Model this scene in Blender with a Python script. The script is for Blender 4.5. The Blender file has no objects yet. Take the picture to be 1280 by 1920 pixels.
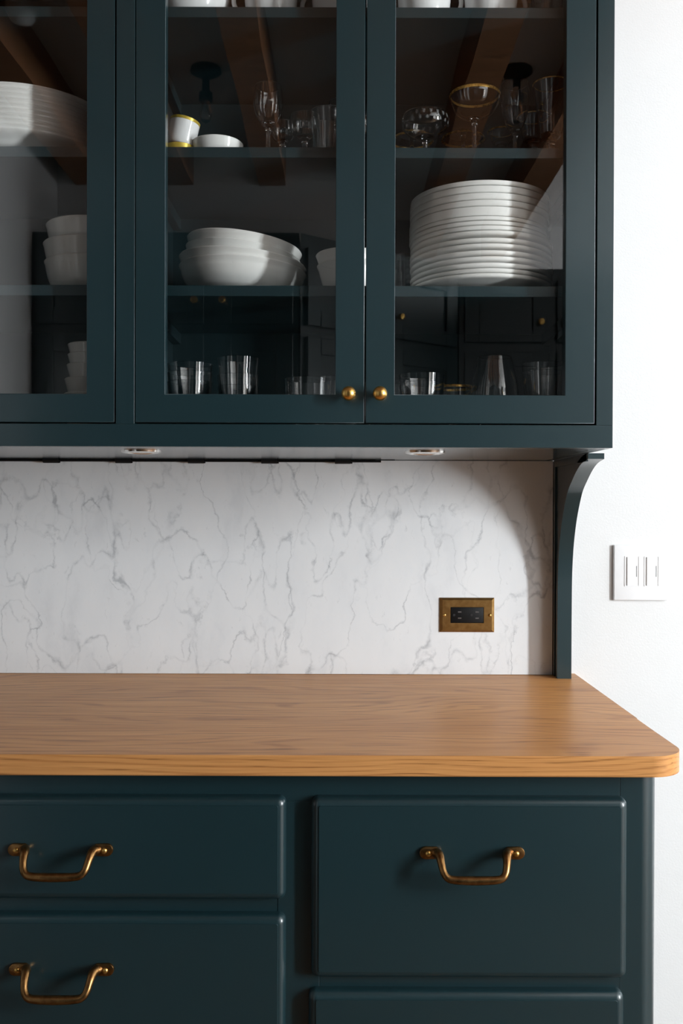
import bpy, bmesh, math, random
from mathutils import Matrix, Vector

random.seed(4)
S = bpy.context.scene
COL = S.collection
PI = math.pi

# ------------------------------------------------------------------ camera, light, exposure
D = 1.93                      # lens to marble face
F = 1747.0                    # focal length in pixels of a 1280 x 1920 frame
ZC = 1.261
cd = bpy.data.cameras.new('camera')
cam = bpy.data.objects.new('camera', cd)
COL.objects.link(cam)
cd.sensor_fit = 'HORIZONTAL'
cd.sensor_width = 36.0
cd.lens = F / 1280 * 36.0
cd.clip_start = 0.05
ROT = Matrix.Rotation(math.radians(90 - 0.33), 3, 'X') @ Matrix.Rotation(math.radians(0.18), 3, 'Z')
cam.matrix_world = Matrix.Translation((0, -D, ZC)) @ ROT.to_4x4()
S.camera = cam

S.view_settings.view_transform = 'Standard'
S.view_settings.look = 'None'
S.view_settings.exposure = 0.0
S.view_settings.gamma = 1.0
S.view_settings.use_curve_mapping = False

w = bpy.data.worlds.new('world')
S.world = w
w.use_nodes = True
w.node_tree.nodes['Background'].inputs[0].default_value = (0.85, 0.93, 1.0, 1)
w.node_tree.nodes['Background'].inputs[1].default_value = 0.25


def area(name, loc, target, sx, sy, power, color):
    l = bpy.data.lights.new(name, 'AREA')
    l.shape = 'RECTANGLE'
    l.size, l.size_y = sx, sy
    l.energy = power
    l.color = color
    o = bpy.data.objects.new(name, l)
    COL.objects.link(o)
    d = (Vector(target) - Vector(loc)).normalized()
    o.matrix_world = Matrix.Translation(loc) @ d.to_track_quat('-Z', 'Y').to_matrix().to_4x4()
    return o


# daylight standing in the window openings (window_1 and window_3 in the right wall, added_fill_window behind, added for soft fill)
area('daylight_and_fill', (3.395, -2.40, 1.55), (0.0, -2.40, 1.55), 0.27, 1.6, 202, (0.91, 0.965, 1.0))
area('daylight_and_fill', (2.25, -3.595, 1.55), (2.25, 0.0, 1.55), 1.3, 1.5, 27, (1.0, 0.94, 0.87))  # added warm fill from an invented opening behind the camera


area('daylight_and_fill', (3.395, -1.15, 1.55), (0.0, -1.15, 1.55), 1.3, 1.3, 28, (0.90, 0.96, 1.0))


# ------------------------------------------------------------------ pixel to world on a plane at a distance
def P(px, py, d):
    """point of the plane `d` metres in front of the lens seen at the pixel"""
    r = ROT @ Vector(((px - 640) / F, -(py - 960) / F, -1.0))
    t = d / r.y
    return Vector((r.x * t, d - D, ZC + r.z * t))


def PX(px, d, py=950):
    return P(px, py, d).x


def PZ(py, d, px=640):
    return P(px, py, d).z


# ------------------------------------------------------------------ materials
class NT:
    def __init__(self, name):
        self.m = bpy.data.materials.new(name)
        self.m.use_nodes = True
        self.n = self.m.node_tree.nodes
        self.l = self.m.node_tree.links
        self.n.clear()
        self.out = self.n.new('ShaderNodeOutputMaterial')

    def node(self, kind, **kw):
        o = self.n.new('ShaderNode' + kind)
        for k, v in kw.items():
            if k.startswith('i_'):
                o.inputs[k[2:].replace('_', ' ')].default_value = v
            else:
                setattr(o, k, v)
        return o

    def link(self, a, b):
        self.l.new(a, b)

    def principled(self, **kw):
        p = self.n.new('ShaderNodeBsdfPrincipled')
        for k, v in kw.items():
            p.inputs[k.replace('_', ' ')].default_value = v
        self.link(p.outputs[0], self.out.inputs[0])
        return p

    def coords(self, scale=(1, 1, 1), per_object=0.0, world=False):
        if world:
            src = self.node('NewGeometry').outputs['Position']
        else:
            src = self.node('TexCoord').outputs['Object']
        if per_object:
            oi = self.node('ObjectInfo')
            a = self.node('VectorMath', operation='SCALE')
            cx = self.node('CombineXYZ')
            self.link(oi.outputs['Random'], cx.inputs[0])
            m = self.node('Math', operation='MULTIPLY')
            m.inputs[1].default_value = 0.37
            self.link(oi.outputs['Random'], m.inputs[0])
            self.link(m.outputs[0], cx.inputs[1])
            self.link(cx.outputs[0], a.inputs[0])
            a.inputs['Scale'].default_value = per_object
            b = self.node('VectorMath', operation='ADD')
            self.link(src, b.inputs[0])
            self.link(a.outputs[0], b.inputs[1])
            src = b.outputs[0]
        mp = self.node('Mapping')
        mp.inputs['Scale'].default_value = scale
        self.link(src, mp.inputs[0])
        return mp.outputs[0]

    def noise(self, vec, scale, detail=3, rough=0.55, dist=0.0):
        t = self.node('TexNoise')
        t.inputs['Scale'].default_value = scale
        t.inputs['Detail'].default_value = detail
        t.inputs['Roughness'].default_value = rough
        t.inputs['Distortion'].default_value = dist
        self.link(vec, t.inputs['Vector'])
        return t.outputs['Fac']

    def ramp(self, fac, stops):
        r = self.node('ValToRGB')
        e = r.color_ramp.elements
        while len(e) < len(stops):
            e.new(0.5)
        for i, (p, c) in enumerate(stops):
            e[i].position = p
            e[i].color = (*c, 1) if len(c) == 3 else c
        self.link(fac, r.inputs[0])
        return r.outputs[0]

    def math(self, op, a, b=None, c=None):
        m = self.node('Math', operation=op)
        for i, v in enumerate((a, b, c)):
            if v is None:
                continue
            if isinstance(v, (int, float)):
                m.inputs[i].default_value = v
            else:
                self.link(v, m.inputs[i])
        return m.outputs[0]

    def mix(self, fac, a, b, blend='MIX'):
        m = self.node('Mix', data_type='RGBA', blend_type=blend)
        for i, v in ((0, fac), (6, a), (7, b)):
            if isinstance(v, (int, float)):
                m.inputs[i].default_value = v
            elif isinstance(v, tuple):
                m.inputs[i].default_value = (*v, 1)
            else:
                self.link(v, m.inputs[i])
        return m.outputs[2]

    def bump(self, h, strength, dist, p):
        b = self.node('Bump')
        b.inputs['Strength'].default_value = strength
        b.inputs['Distance'].default_value = dist
        self.link(h, b.inputs['Height'])
        self.link(b.outputs[0], p.inputs['Normal'])


def mat_paint(name, color, rough, vertical=True, bump=0.10):
    t = NT(name)
    p = t.principled(Roughness=rough, Coat_Weight=0.60, Coat_Roughness=0.16)
    sc = (1, 1, 0.03) if vertical else (0.03, 1, 1)
    v = t.coords(sc, world=True)
    n = t.noise(v, 900, 2, 0.6)
    n2 = t.noise(t.coords((1, 1, 1), world=True), 4, 3)
    c = t.mix(n2, tuple(x * 0.93 for x in color), tuple(x * 1.07 for x in color))
    t.link(c, p.inputs['Base Color'])
    r = t.math('MULTIPLY_ADD', n, 0.12, rough - 0.06)
    t.link(r, p.inputs['Roughness'])
    t.bump(n, bump, 0.0004, p)
    return t.m


GREEN = mat_paint('green_paint', (0.0062, 0.0245, 0.0300), 0.40)
GREEN_H = mat_paint('green_paint_rail', (0.0062, 0.0245, 0.0300), 0.40, vertical=False)
GREEN_IN = mat_paint('green_paint_inside', (0.0075, 0.0230, 0.0270), 0.45)


GREEN_GLOSS = mat_paint('green_paint_gloss', (0.0062, 0.0245, 0.0300), 0.20, bump=0.0)


def mat_plain(name, color, rough, metal=0.0, **kw):
    t = NT(name)
    p = t.principled(Roughness=rough, Metallic=metal)
    n = t.noise(t.coords(world=True), 35, 3)
    c = t.mix(n, tuple(x * 0.96 for x in color), tuple(min(1, x * 1.04) for x in color))
    t.link(c, p.inputs['Base Color'])
    for k, v in kw.items():
        p.inputs[k.replace('_', ' ')].default_value = v
    return t.m


def mat_wall():
    t = NT('white_wall_paint')
    p = t.principled(Roughness=0.7)
    v = t.coords(world=True)
    n = t.noise(v, 260, 3)
    n2 = t.noise(v, 9, 3)
    c = t.mix(n2, (0.735, 0.735, 0.735), (0.765, 0.765, 0.765))
    t.link(c, p.inputs['Base Color'])
    t.bump(t.math('ADD', n, t.math('MULTIPLY', n2, 1.2)), 0.10, 0.002, p)
    return t.m


WALL = mat_wall()
CEIL = mat_plain('ceiling_plaster', (0.70, 0.69, 0.68), 0.85)


def mat_marble():
    t = NT('carrara_marble')
    p = t.principled(Roughness=0.22)
    v = t.coords(world=True)
    # warp the coordinates, then take thin ridges of noise as veins
    wn = t.node('TexNoise')
    wn.inputs['Scale'].default_value = 20.0
    wn.inputs['Detail'].default_value = 5
    wn.inputs['Roughness'].default_value = 0.62
    t.link(v, wn.inputs['Vector'])
    sub = t.node('VectorMath', operation='SUBTRACT')
    t.link(wn.outputs['Color'], sub.inputs[0])
    sub.inputs[1].default_value = (0.5, 0.5, 0.5)
    sc = t.node('VectorMath', operation='SCALE')
    sc.inputs['Scale'].default_value = 0.036
    t.link(sub.outputs[0], sc.inputs[0])
    add = t.node('VectorMath', operation='ADD')
    t.link(v, add.inputs[0])
    t.link(sc.outputs[0], add.inputs[1])

    def veins(rot, scale, nscale, width, seed):
        mp = t.node('Mapping')
        mp.inputs['Rotation'].default_value = (0, rot, 0)
        mp.inputs['Scale'].default_value = scale
        mp.inputs['Location'].default_value = (seed, seed * 0.7, seed * 1.3)
        t.link(add.outputs[0], mp.inputs[0])
        n = t.noise(mp.outputs[0], nscale, 2, 0.5)
        d = t.math('ABSOLUTE', t.math('SUBTRACT', n, 0.5))
        r = t.math('SUBTRACT', 1.0, t.math('DIVIDE', d, width))
        return t.math('POWER', t.math('MAXIMUM', r, 0.0), 1.5)
    v1 = veins(math.radians(-16), (1.0, 1, 0.46), 7.0, 0.013, 3.1)
    v2 = veins(math.radians(28), (1.0, 1, 0.55), 8.5, 0.012, 7.7)
    v3 = veins(math.radians(64), (1.0, 1, 0.40), 9.0, 0.015, 1.4)
    br1 = t.ramp(t.noise(v, 16.0, 4, 0.65), [(0.46, (0, 0, 0)), (0.62, (1, 1, 1))])
    br2 = t.ramp(t.noise(add.outputs[0], 12.0, 4, 0.65), [(0.48, (0, 0, 0)), (0.64, (1, 1, 1))])
    br3 = t.ramp(t.noise(v, 24.0, 4, 0.65), [(0.44, (0, 0, 0)), (0.66, (1, 1, 1))])
    mpd = t.node('Mapping')
    mpd.inputs['Rotation'].default_value = (0, math.radians(60), 0)
    mpd.inputs['Scale'].default_value = (2.2, 1, 0.8)
    t.link(add.outputs[0], mpd.inputs[0])
    speck = t.ramp(t.noise(mpd.outputs[0], 40.0, 5, 0.68), [(0.60, (0, 0, 0)), (0.76, (1, 1, 1))])
    a = t.math('MULTIPLY', v1, t.math('MULTIPLY_ADD', br1, 0.85, 0.16))
    b = t.math('MULTIPLY', v2, t.math('MULTIPLY_ADD', br2, 0.75, 0.10))
    c = t.math('MULTIPLY', v3, t.math('MULTIPLY_ADD', br3, 0.80, 0.12))
    d = t.math('MULTIPLY', speck, t.math('MULTIPLY_ADD', br2, 0.65, 0.25))
    vein = t.math('MINIMUM', t.math('ADD', t.math('ADD', a, b), t.math('ADD', c, d)), 1.0)
    cloud = t.noise(mpd.outputs[0], 5.0, 6, 0.62)
    base = t.ramp(cloud, [(0.30, (0.71, 0.727, 0.752)), (0.45, (0.785, 0.80, 0.82)), (0.62, (0.815, 0.825, 0.84))])
    col = t.mix(t.math('MULTIPLY', vein, 0.55), base, (0.27, 0.29, 0.32))
    t.link(col, p.inputs['Base Color'])
    return t.m


MARBLE = mat_marble()


def mat_oak(name, light, dark, pore, rough=0.34, po=3.0):
    t = NT(name)
    p = t.principled(Roughness=rough, Specular_IOR_Level=0.17)
    v = t.coords((1, 1, 1), per_object=po)
    # slow sideways drift of the growth rings
    mp = t.node('Mapping')
    mp.inputs['Scale'].default_value = (1.5, 6.5, 6.5)
    t.link(v, mp.inputs[0])
    drift = t.noise(mp.outputs[0], 1.0, 2, 0.45)
    sx = t.node('SeparateXYZ')
    t.link(v, sx.inputs[0])
    yy = t.math('ADD', sx.outputs[1], t.math('MULTIPLY', sx.outputs[2], 3.0))
    ring = t.math('SINE', t.math('MULTIPLY', t.math('ADD', yy, t.math('MULTIPLY', drift, 0.30)), 290.0))
    mp2 = t.node('Mapping')
    mp2.inputs['Scale'].default_value = (5, 150, 560)
    t.link(v, mp2.inputs[0])
    fine = t.noise(mp2.outputs[0], 1.0, 3, 0.6)
    mp3 = t.node('Mapping')
    mp3.inputs['Scale'].default_value = (13, 190, 520)
    t.link(v, mp3.inputs[0])
    pores = t.ramp(t.noise(mp3.outputs[0], 1.0, 2, 0.5), [(0.54, (0, 0, 0)), (0.70, (1, 1, 1))])
    broad = t.noise(mp.outputs[0], 2.3, 3)
    ringf = t.ramp(t.math('MULTIPLY_ADD', ring, 0.5, 0.5), [(0.0, (0, 0, 0)), (0.62, (0.05, 0.05, 0.05)), (0.88, (0.75, 0.75, 0.75)), (1.0, (1, 1, 1))])
    blotch = t.ramp(broad, [(0.32, (0, 0, 0)), (0.68, (1, 1, 1))])
    ringf = t.math('MULTIPLY', ringf, t.math('MULTIPLY_ADD', fine, 1.5, -0.05))
    streak = t.ramp(fine, [(0.34, (0, 0, 0)), (0.66, (1, 1, 1))])
    f = t.math('ADD', t.math('MULTIPLY', ringf, 0.52), t.math('MULTIPLY', streak, 0.28))
    c = t.mix(f, light, dark)
    c = t.mix(t.math('MULTIPLY', blotch, 0.30), c, dark)
    oi2 = t.node('ObjectInfo')
    c = t.mix(t.math('MULTIPLY', oi2.outputs['Random'], 0.22), c, dark)
    c = t.mix(t.math('MULTIPLY', pores, t.math('MULTIPLY_ADD', ringf, 0.55, 0.16)), c, pore)
    t.link(c, p.inputs['Base Color'])
    t.bump(t.math('SUBTRACT', 1.0, pores), 0.06, 0.0006, p)
    r = t.math('MULTIPLY_ADD', fine, 0.10, rough - 0.03)
    t.link(r, p.inputs['Roughness'])
    return t.m


OAK = mat_oak('oiled_oak', (0.70, 0.345, 0.120), (0.35, 0.135, 0.042), (0.09, 0.032, 0.010))
BEAM = mat_oak('old_beam_wood', (0.42, 0.19, 0.085), (0.19, 0.08, 0.036), (0.03, 0.014, 0.008), rough=0.8)
FLOOR = mat_oak('floor_boards', (0.16, 0.09, 0.046), (0.09, 0.048, 0.024), (0.03, 0.015, 0.008), rough=0.55)


def mat_brass(name, c1, c2, rough, metal=1.0):
    t = NT(name)
    p = t.principled(Metallic=metal, Roughness=rough)
    v = t.coords(world=True)
    n = t.noise(v, 120, 4, 0.6)
    c = t.mix(t.ramp(n, [(0.35, (0, 0, 0)), (0.65, (1, 1, 1))]), c1, c2)
    t.link(c, p.inputs['Base Color'])
    t.link(t.math('MULTIPLY_ADD', n, 0.2, rough - 0.1), p.inputs['Roughness'])
    t.bump(n, 0.08, 0.0006, p)
    return t.m


BRASS = mat_brass('aged_brass', (0.22, 0.115, 0.042), (0.34, 0.185, 0.070), 0.32)
BRASS_PLATE = mat_brass('brushed_brass_plate', (0.27, 0.15, 0.05), (0.33, 0.19, 0.07), 0.42)
BRASS_BRIGHT = mat_brass('polished_brass', (0.72, 0.42, 0.11), (0.85, 0.55, 0.18), 0.32)
GOLD = mat_brass('gold_rim', (0.80, 0.47, 0.10), (0.90, 0.56, 0.15), 0.28, 0.55)
YELLOW_GOLD = mat_plain('yellow_gold_glaze', (0.62, 0.45, 0.06), 0.25, 0.35)
CHROME = mat_plain('brushed_nickel', (0.75, 0.73, 0.70), 0.18, 1.0)
PORCELAIN = mat_plain('white_porcelain', (0.90, 0.885, 0.85), 0.15)
PORC_WHITE = mat_plain('bone_china', (0.84, 0.83, 0.82), 0.14)
BLACK = mat_plain('black_plastic', (0.004, 0.004, 0.0045), 0.55, Specular_IOR_Level=0.25)
BLACK_IRON = mat_plain('black_iron', (0.014, 0.014, 0.015), 0.5)
WHITE_PLASTIC = mat_plain('white_plastic', (0.87, 0.87, 0.88), 0.3)
SLOT_GREY = mat_plain('grey_plastic', (0.30, 0.30, 0.30), 0.4)
PRONG = mat_plain('contact_metal', (0.42, 0.42, 0.45), 0.3, 1.0)
FROST = mat_plain('opal_glass', (0.80, 0.80, 0.79), 0.3)


def mat_pane():
    """flat float glass: what is behind passes straight through, a Fresnel share mirrors"""
    t = NT('pane_glass')
    g = t.node('NewGeometry')
    dt = t.node('VectorMath', operation='DOT_PRODUCT')
    t.link(g.outputs['Normal'], dt.inputs[0])
    t.link(g.outputs['Incoming'], dt.inputs[1])
    c = t.math('ABSOLUTE', dt.outputs['Value'])
    f = t.math('MULTIPLY_ADD', t.math('POWER', t.math('SUBTRACT', 1.0, c), 5.0), 0.944, 0.056)
    tr = t.node('BsdfTransparent')
    tr.inputs[0].default_value = (0.985, 0.99, 0.988, 1)
    gl = t.node('BsdfGlossy')
    gl.inputs['Roughness'].default_value = 0.012
    mx = t.node('MixShader')
    t.link(f, mx.inputs[0])
    t.link(tr.outputs[0], mx.inputs[1])
    t.link(gl.outputs[0], mx.inputs[2])
    t.link(mx.outputs[0], t.out.inputs[0])
    return t.m


PANE = mat_pane()


def mat_glass(name, color=(1, 1, 1), rough=0.0):
    t = NT(name)
    p = t.principled(Roughness=rough, IOR=1.60)
    p.inputs['Base Color'].default_value = (*color, 1)
    p.inputs['Transmission Weight'].default_value = 1.0
    return t.m


GLASS = mat_glass('drinking_glass', (0.99, 0.99, 0.99))
GLASS_DARK = mat_glass('smoked_green_glass', (0.10, 0.20, 0.19))


def mat_etched():
    t = NT('etched_glass')
    p = t.principled(Roughness=0.45)
    v = t.node('TexCoord').outputs['Object']
    sx = t.node('SeparateXYZ')
    t.link(v, sx.inputs[0])
    ang = t.math('ARCTAN2', sx.outputs[1], sx.outputs[0])
    s = t.math('SINE', t.math('MULTIPLY', ang, 21.0))
    s2 = t.math('SINE', t.math('MULTIPLY_ADD', sx.outputs[2], 330.0, t.math('MULTIPLY', s, 1.5)))
    k = t.ramp(t.math('MULTIPLY', t.math('ABSOLUTE', s), s2), [(0.25, (0, 0, 0)), (0.6, (1, 1, 1))])
    p.inputs['Base Color'].default_value = (0.7, 0.7, 0.7, 1)
    tr = t.node('BsdfTransparent')
    mx = t.node('MixShader')
    t.link(t.math('MULTIPLY', k, 0.10), mx.inputs[0])
    t.link(tr.outputs[0], mx.inputs[1])
    t.link(p.outputs[0], mx.inputs[2])
    t.link(mx.outputs[0], t.out.inputs[0])
    return t.m


ETCHED = mat_etched()


# ------------------------------------------------------------------ mesh helpers
def link_mesh(name, bm, mats, parent=None, loc=None, smooth=None, weighted=False):
    me = bpy.data.meshes.new(name)
    bmesh.ops.recalc_face_normals(bm, faces=bm.faces)
    bm.to_mesh(me)
    bm.free()
    for m in (mats if isinstance(mats, (list, tuple)) else [mats]):
        me.materials.append(m)
    if smooth is not None:
        for p in me.polygons:
            p.use_smooth = True
        if smooth < 179:
            me.set_sharp_from_angle(angle=math.radians(smooth))
    o = bpy.data.objects.new(name, me)
    COL.objects.link(o)
    if parent is not None:
        o.parent = parent
    if loc is not None:
        o.location = loc
    if weighted:
        wm = o.modifiers.new('weighted normals', 'WEIGHTED_NORMAL')
        wm.keep_sharp = True
        wm.weight = 90
    return o


def thing(name, label, cat, loc, group=None, rot=(0, 0, 0)):
    o = bpy.data.objects.new(name, None)
    COL.objects.link(o)
    o.location = loc
    o.rotation_euler = rot
    o.empty_display_size = 0.05
    tag(o, label, cat, group)
    return o


def tag(o, label, cat, group=None):
    o['label'] = label
    o['category'] = cat
    if group:
        o['group'] = group
    return o


def struct(o):
    o['kind'] = 'structure'
    return o


def add_box(bm, x0, x1, y0, y1, z0, z1, bevel=0.0, seg=2, mi=0):
    r = bmesh.ops.create_cube(bm, size=1.0)
    vs = r['verts']
    for v in vs:
        v.co = Vector(((x0 + x1) / 2 + v.co.x * (x1 - x0), (y0 + y1) / 2 + v.co.y * (y1 - y0), (z0 + z1) / 2 + v.co.z * (z1 - z0)))
    fs = set(f for v in vs for f in v.link_faces)
    for f in fs:
        f.material_index = mi
    if bevel > 0:
        es = list(set(e for v in vs for e in v.link_edges))
        r2 = bmesh.ops.bevel(bm, geom=es, offset=bevel, segments=seg, profile=0.5, affect='EDGES')
        for f in r2['faces']:
            f.material_index = mi
    return vs


def box(name, x0, x1, y0, y1, z0, z1, mat, parent=None, bevel=0.0, seg=2, loc=None):
    bm = bmesh.new()
    if loc is not None:
        x0, x1, y0, y1, z0, z1 = x0 - loc[0], x1 - loc[0], y0 - loc[1], y1 - loc[1], z0 - loc[2], z1 - loc[2]
    add_box(bm, x0, x1, y0, y1, z0, z1, bevel, seg)
    return link_mesh(name, bm, mat, parent, None if parent else loc, smooth=60 if bevel else None, weighted=bool(bevel))


def add_lathe(bm, prof, seg=48, close=False, mi=0, flute=None, at=(0, 0, 0)):
    """revolve (r, z) points; r == 0 points become poles; close joins last to first"""
    rings = []
    for j, (r, z) in enumerate(prof):
        if r < 1e-6:
            rings.append([bm.verts.new((at[0], at[1], at[2] + z))])
        else:
            ring = []
            for i in range(seg):
                a = 2 * PI * i / seg
                rr = r if flute is None else flute(r, z, a, j)
                ring.append(bm.verts.new((at[0] + rr * math.cos(a), at[1] + rr * math.sin(a), at[2] + z)))
            rings.append(ring)
    n = len(rings)
    for k in range(n if close else n - 1):
        a, b = rings[k], rings[(k + 1) % n]
        if len(a) == 1 and len(b) == 1:
            continue
        for i in range(seg):
            j = (i + 1) % seg
            if len(a) == 1:
                f = bm.faces.new((a[0], b[i], b[j]))
            elif len(b) == 1:
                f = bm.faces.new((a[i], b[0], a[j]))
            else:
                f = bm.faces.new((a[i], b[i], b[j], a[j]))
            f.material_index = mi


def offset_in(prof, t):
    """inner side of an outer profile (r, z) that runs from the foot to the rim"""
    out = []
    n = len(prof)
    for i in range(n):
        a = Vector(prof[max(i - 1, 0)])
        b = Vector(prof[min(i + 1, n - 1)])
        d = (b - a).normalized()
        nrm = Vector((-d.y, d.x))
        tt = t[i] if isinstance(t, (list, tuple)) else t
        q = Vector(prof[i]) + nrm * tt
        out.append((max(q.x, 0.0), q.y))
    return out


def vessel(prof, t, floor=None):
    """closed profile: outer side from the axis, rounded lip, inner side back to the axis"""
    inner = offset_in(prof, t)
    if floor is None:
        floor = inner[0][1]
    inner = [(r, max(z, floor)) for r, z in inner]
    lip = ((prof[-1][0] + inner[-1][0]) / 2, max(prof[-1][1], inner[-1][1]) + 0.35 * (t if not isinstance(t, (list, tuple)) else t[-1]))
    pts = [(0, prof[0][1])] + list(prof) + [lip] + inner[::-1]
    if pts[-1][0] > 1e-6:
        pts.append((0, floor))
    return pts


def smooth_prof(pts, n=6):
    """Catmull-Rom through the points"""
    out = []
    for i in range(len(pts) - 1):
        p0 = Vector(pts[max(i - 1, 0)])
        p1, p2 = Vector(pts[i]), Vector(pts[i + 1])
        p3 = Vector(pts[min(i + 2, len(pts) - 1)])
        for k in range(n):
            u = k / n
            q = 0.5 * ((2 * p1) + (p2 - p0) * u + (2 * p0 - 5 * p1 + 4 * p2 - p3) * u * u + (3 * p1 - p0 - 3 * p2 + p3) * u ** 3)
            out.append((max(q.x, 1e-5), q.y))
    out.append(tuple(pts[-1]))
    return out


def add_tube(bm, pts, radius, seg=12, caps=True, mi=0, squash=1.0):
    pts = [Vector(p) for p in pts]
    n = len(pts)
    rads = radius if isinstance(radius, (list, tuple)) else [radius] * n
    rings = []
    up = None
    for i in range(n):
        d = (pts[min(i + 1, n - 1)] - pts[max(i - 1, 0)]).normalized()
        if up is None:
            up = Vector((0, 0, 1)) if abs(d.z) < 0.9 else Vector((0, 1, 0))
        s = d.cross(up).normalized()
        up = s.cross(d).normalized()
        rings.append([bm.verts.new(pts[i] + (s * math.cos(2 * PI * k / seg) + up * math.sin(2 * PI * k / seg) * squash) * rads[i]) for k in range(seg)])
    for i in range(n - 1):
        for k in range(seg):
            j = (k + 1) % seg
            f = bm.faces.new((rings[i][k], rings[i][j], rings[i + 1][j], rings[i + 1][k]))
            f.material_index = mi
    if caps:
        bm.faces.new(rings[0][::-1]).material_index = mi
        bm.faces.new(rings[-1]).material_index = mi


def smooth_path(pts, n=6):
    out = []
    pts = [Vector(p) for p in pts]
    for i in range(len(pts) - 1):
        p0, p1, p2, p3 = pts[max(i - 1, 0)], pts[i], pts[i + 1], pts[min(i + 2, len(pts) - 1)]
        for k in range(n):
            u = k / n
            out.append(0.5 * ((2 * p1) + (p2 - p0) * u + (2 * p0 - 5 * p1 + 4 * p2 - p3) * u * u + (3 * p1 - p0 - 3 * p2 + p3) * u ** 3))
    out.append(pts[-1])
    return out


def add_prism(bm, poly, axis, a, b, mi=0):
    """extrude a 2-D polygon along an axis from a to b"""
    def v3(p, t):
        if axis == 'x':
            return (t, p[0], p[1])
        if axis == 'y':
            return (p[0], t, p[1])
        return (p[0], p[1], t)
    A = [bm.verts.new(v3(p, a)) for p in poly]
    B = [bm.verts.new(v3(p, b)) for p in poly]
    n = len(poly)
    fs = [bm.faces.new(A[::-1]), bm.faces.new(B)]
    for i in range(n):
        j = (i + 1) % n
        fs.append(bm.faces.new((A[i], A[j], B[j], B[i])))
    for f in fs:
        f.material_index = mi
    return A, B


def dup(root, loc, label, group=None, rot=None):
    r = root.copy()
    COL.objects.link(r)
    r.location = loc
    if rot is not None:
        r.rotation_euler = rot
    r['label'] = label
    if group:
        r['group'] = group
    for ch in list(root.children):
        c = ch.copy()
        COL.objects.link(c)
        c.parent = r
        for g in list(ch.children):
            k = g.copy()
            COL.objects.link(k)
            k.parent = c
    return r


# ------------------------------------------------------------------ the room
YW = 0.02                                 # face of the painted wall behind the cabinets
XL, XR, YB, ZT = -3.20, 3.40, -3.60, 2.68
struct(box('floor', XL - .1, XR + .1, YB - .1, YW + .1, -0.1, 0.0, FLOOR))
struct(box('ceiling', XL - .1, XR + .1, YB - .1, YW + .1, ZT, ZT + 0.1, CEIL))
struct(box('wall_back', XL - .1, XR + .1, YW, YW + 0.1, 0, ZT, WALL))
struct(box('wall_left', XL - .1, XL, YB - .1, YW, 0, ZT, WALL))


def wall_with_hole(name, axis, at, thick, a0, a1, h0, h1, z0, z1, second=None):
    bm = bmesh.new()
    cells = [(a0, h0, 0, ZT), (h1, a1, 0, ZT), (h0, h1, 0, z0), (h0, h1, z1, ZT)]
    if second:
        g0, g1, y0, y1 = second
        cells[1] = (h1, g0, 0, ZT)
        cells += [(g1, a1, 0, ZT), (g0, g1, 0, y0), (g0, g1, y1, ZT)]
    for u0, u1, v0, v1 in cells:
        if axis == 'x':
            add_box(bm, at, at + thick, u0, u1, v0, v1)
        else:
            add_box(bm, u0, u1, at, at + thick, v0, v1)
    return struct(link_mesh(name, bm, WALL))


wall_with_hole('wall_right', 'x', XR, 0.1, YB - .1, YW, -2.55, -2.25, 0.73, 2.37, (-1.82, -0.48, 0.88, 2.22))
wall_with_hole('wall_front', 'y', YB - 0.1, 0.1, XL, XR, 1.6, 2.9, 0.8, 2.3)
# window frames with glazing bars
bm = bmesh.new()
for y in (-2.55, -2.27):
    add_box(bm, XR + 0.02, XR + 0.05, y, y + 0.02, 0.73, 2.37)
for z in (0.73, 2.35):
    add_box(bm, XR + 0.02, XR + 0.05, -2.53, -2.27, z, z + 0.02)
struct(link_mesh('window_1', bm, WHITE_PLASTIC))
bm = bmesh.new()
for x in (1.6, 2.23, 2.86):
    add_box(bm, x, x + 0.04, YB - 0.07, YB - 0.03, 0.8, 2.3)
for z in (0.8, 2.26):
    add_box(bm, 1.64, 2.86, YB - 0.07, YB - 0.03, z, z + 0.04)
struct(link_mesh('added_fill_window', bm, WHITE_PLASTIC))  # frame of the unseen window added to carry the fill light
bm = bmesh.new()
for y in (-1.82, -1.17, -0.52):
    add_box(bm, XR + 0.02, XR + 0.05, y, y + 0.04, 0.88, 2.22)
for z in (0.88, 1.53, 2.18):
    add_box(bm, XR + 0.025, XR + 0.045, -1.78, -0.52, z, z + 0.04)
struct(link_mesh('window_3', bm, WHITE_PLASTIC))
# chimney-like white wall and the bulkhead over the opposite cabinets (mirrored in the door glass)
struct(box('trim_1', -1.9, -1.118, YB, -1.80, 0, ZT, WALL))
struct(box('trim_2', -1.117, 0.10, YB, -2.54, 2.2475, ZT, WALL))

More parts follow.
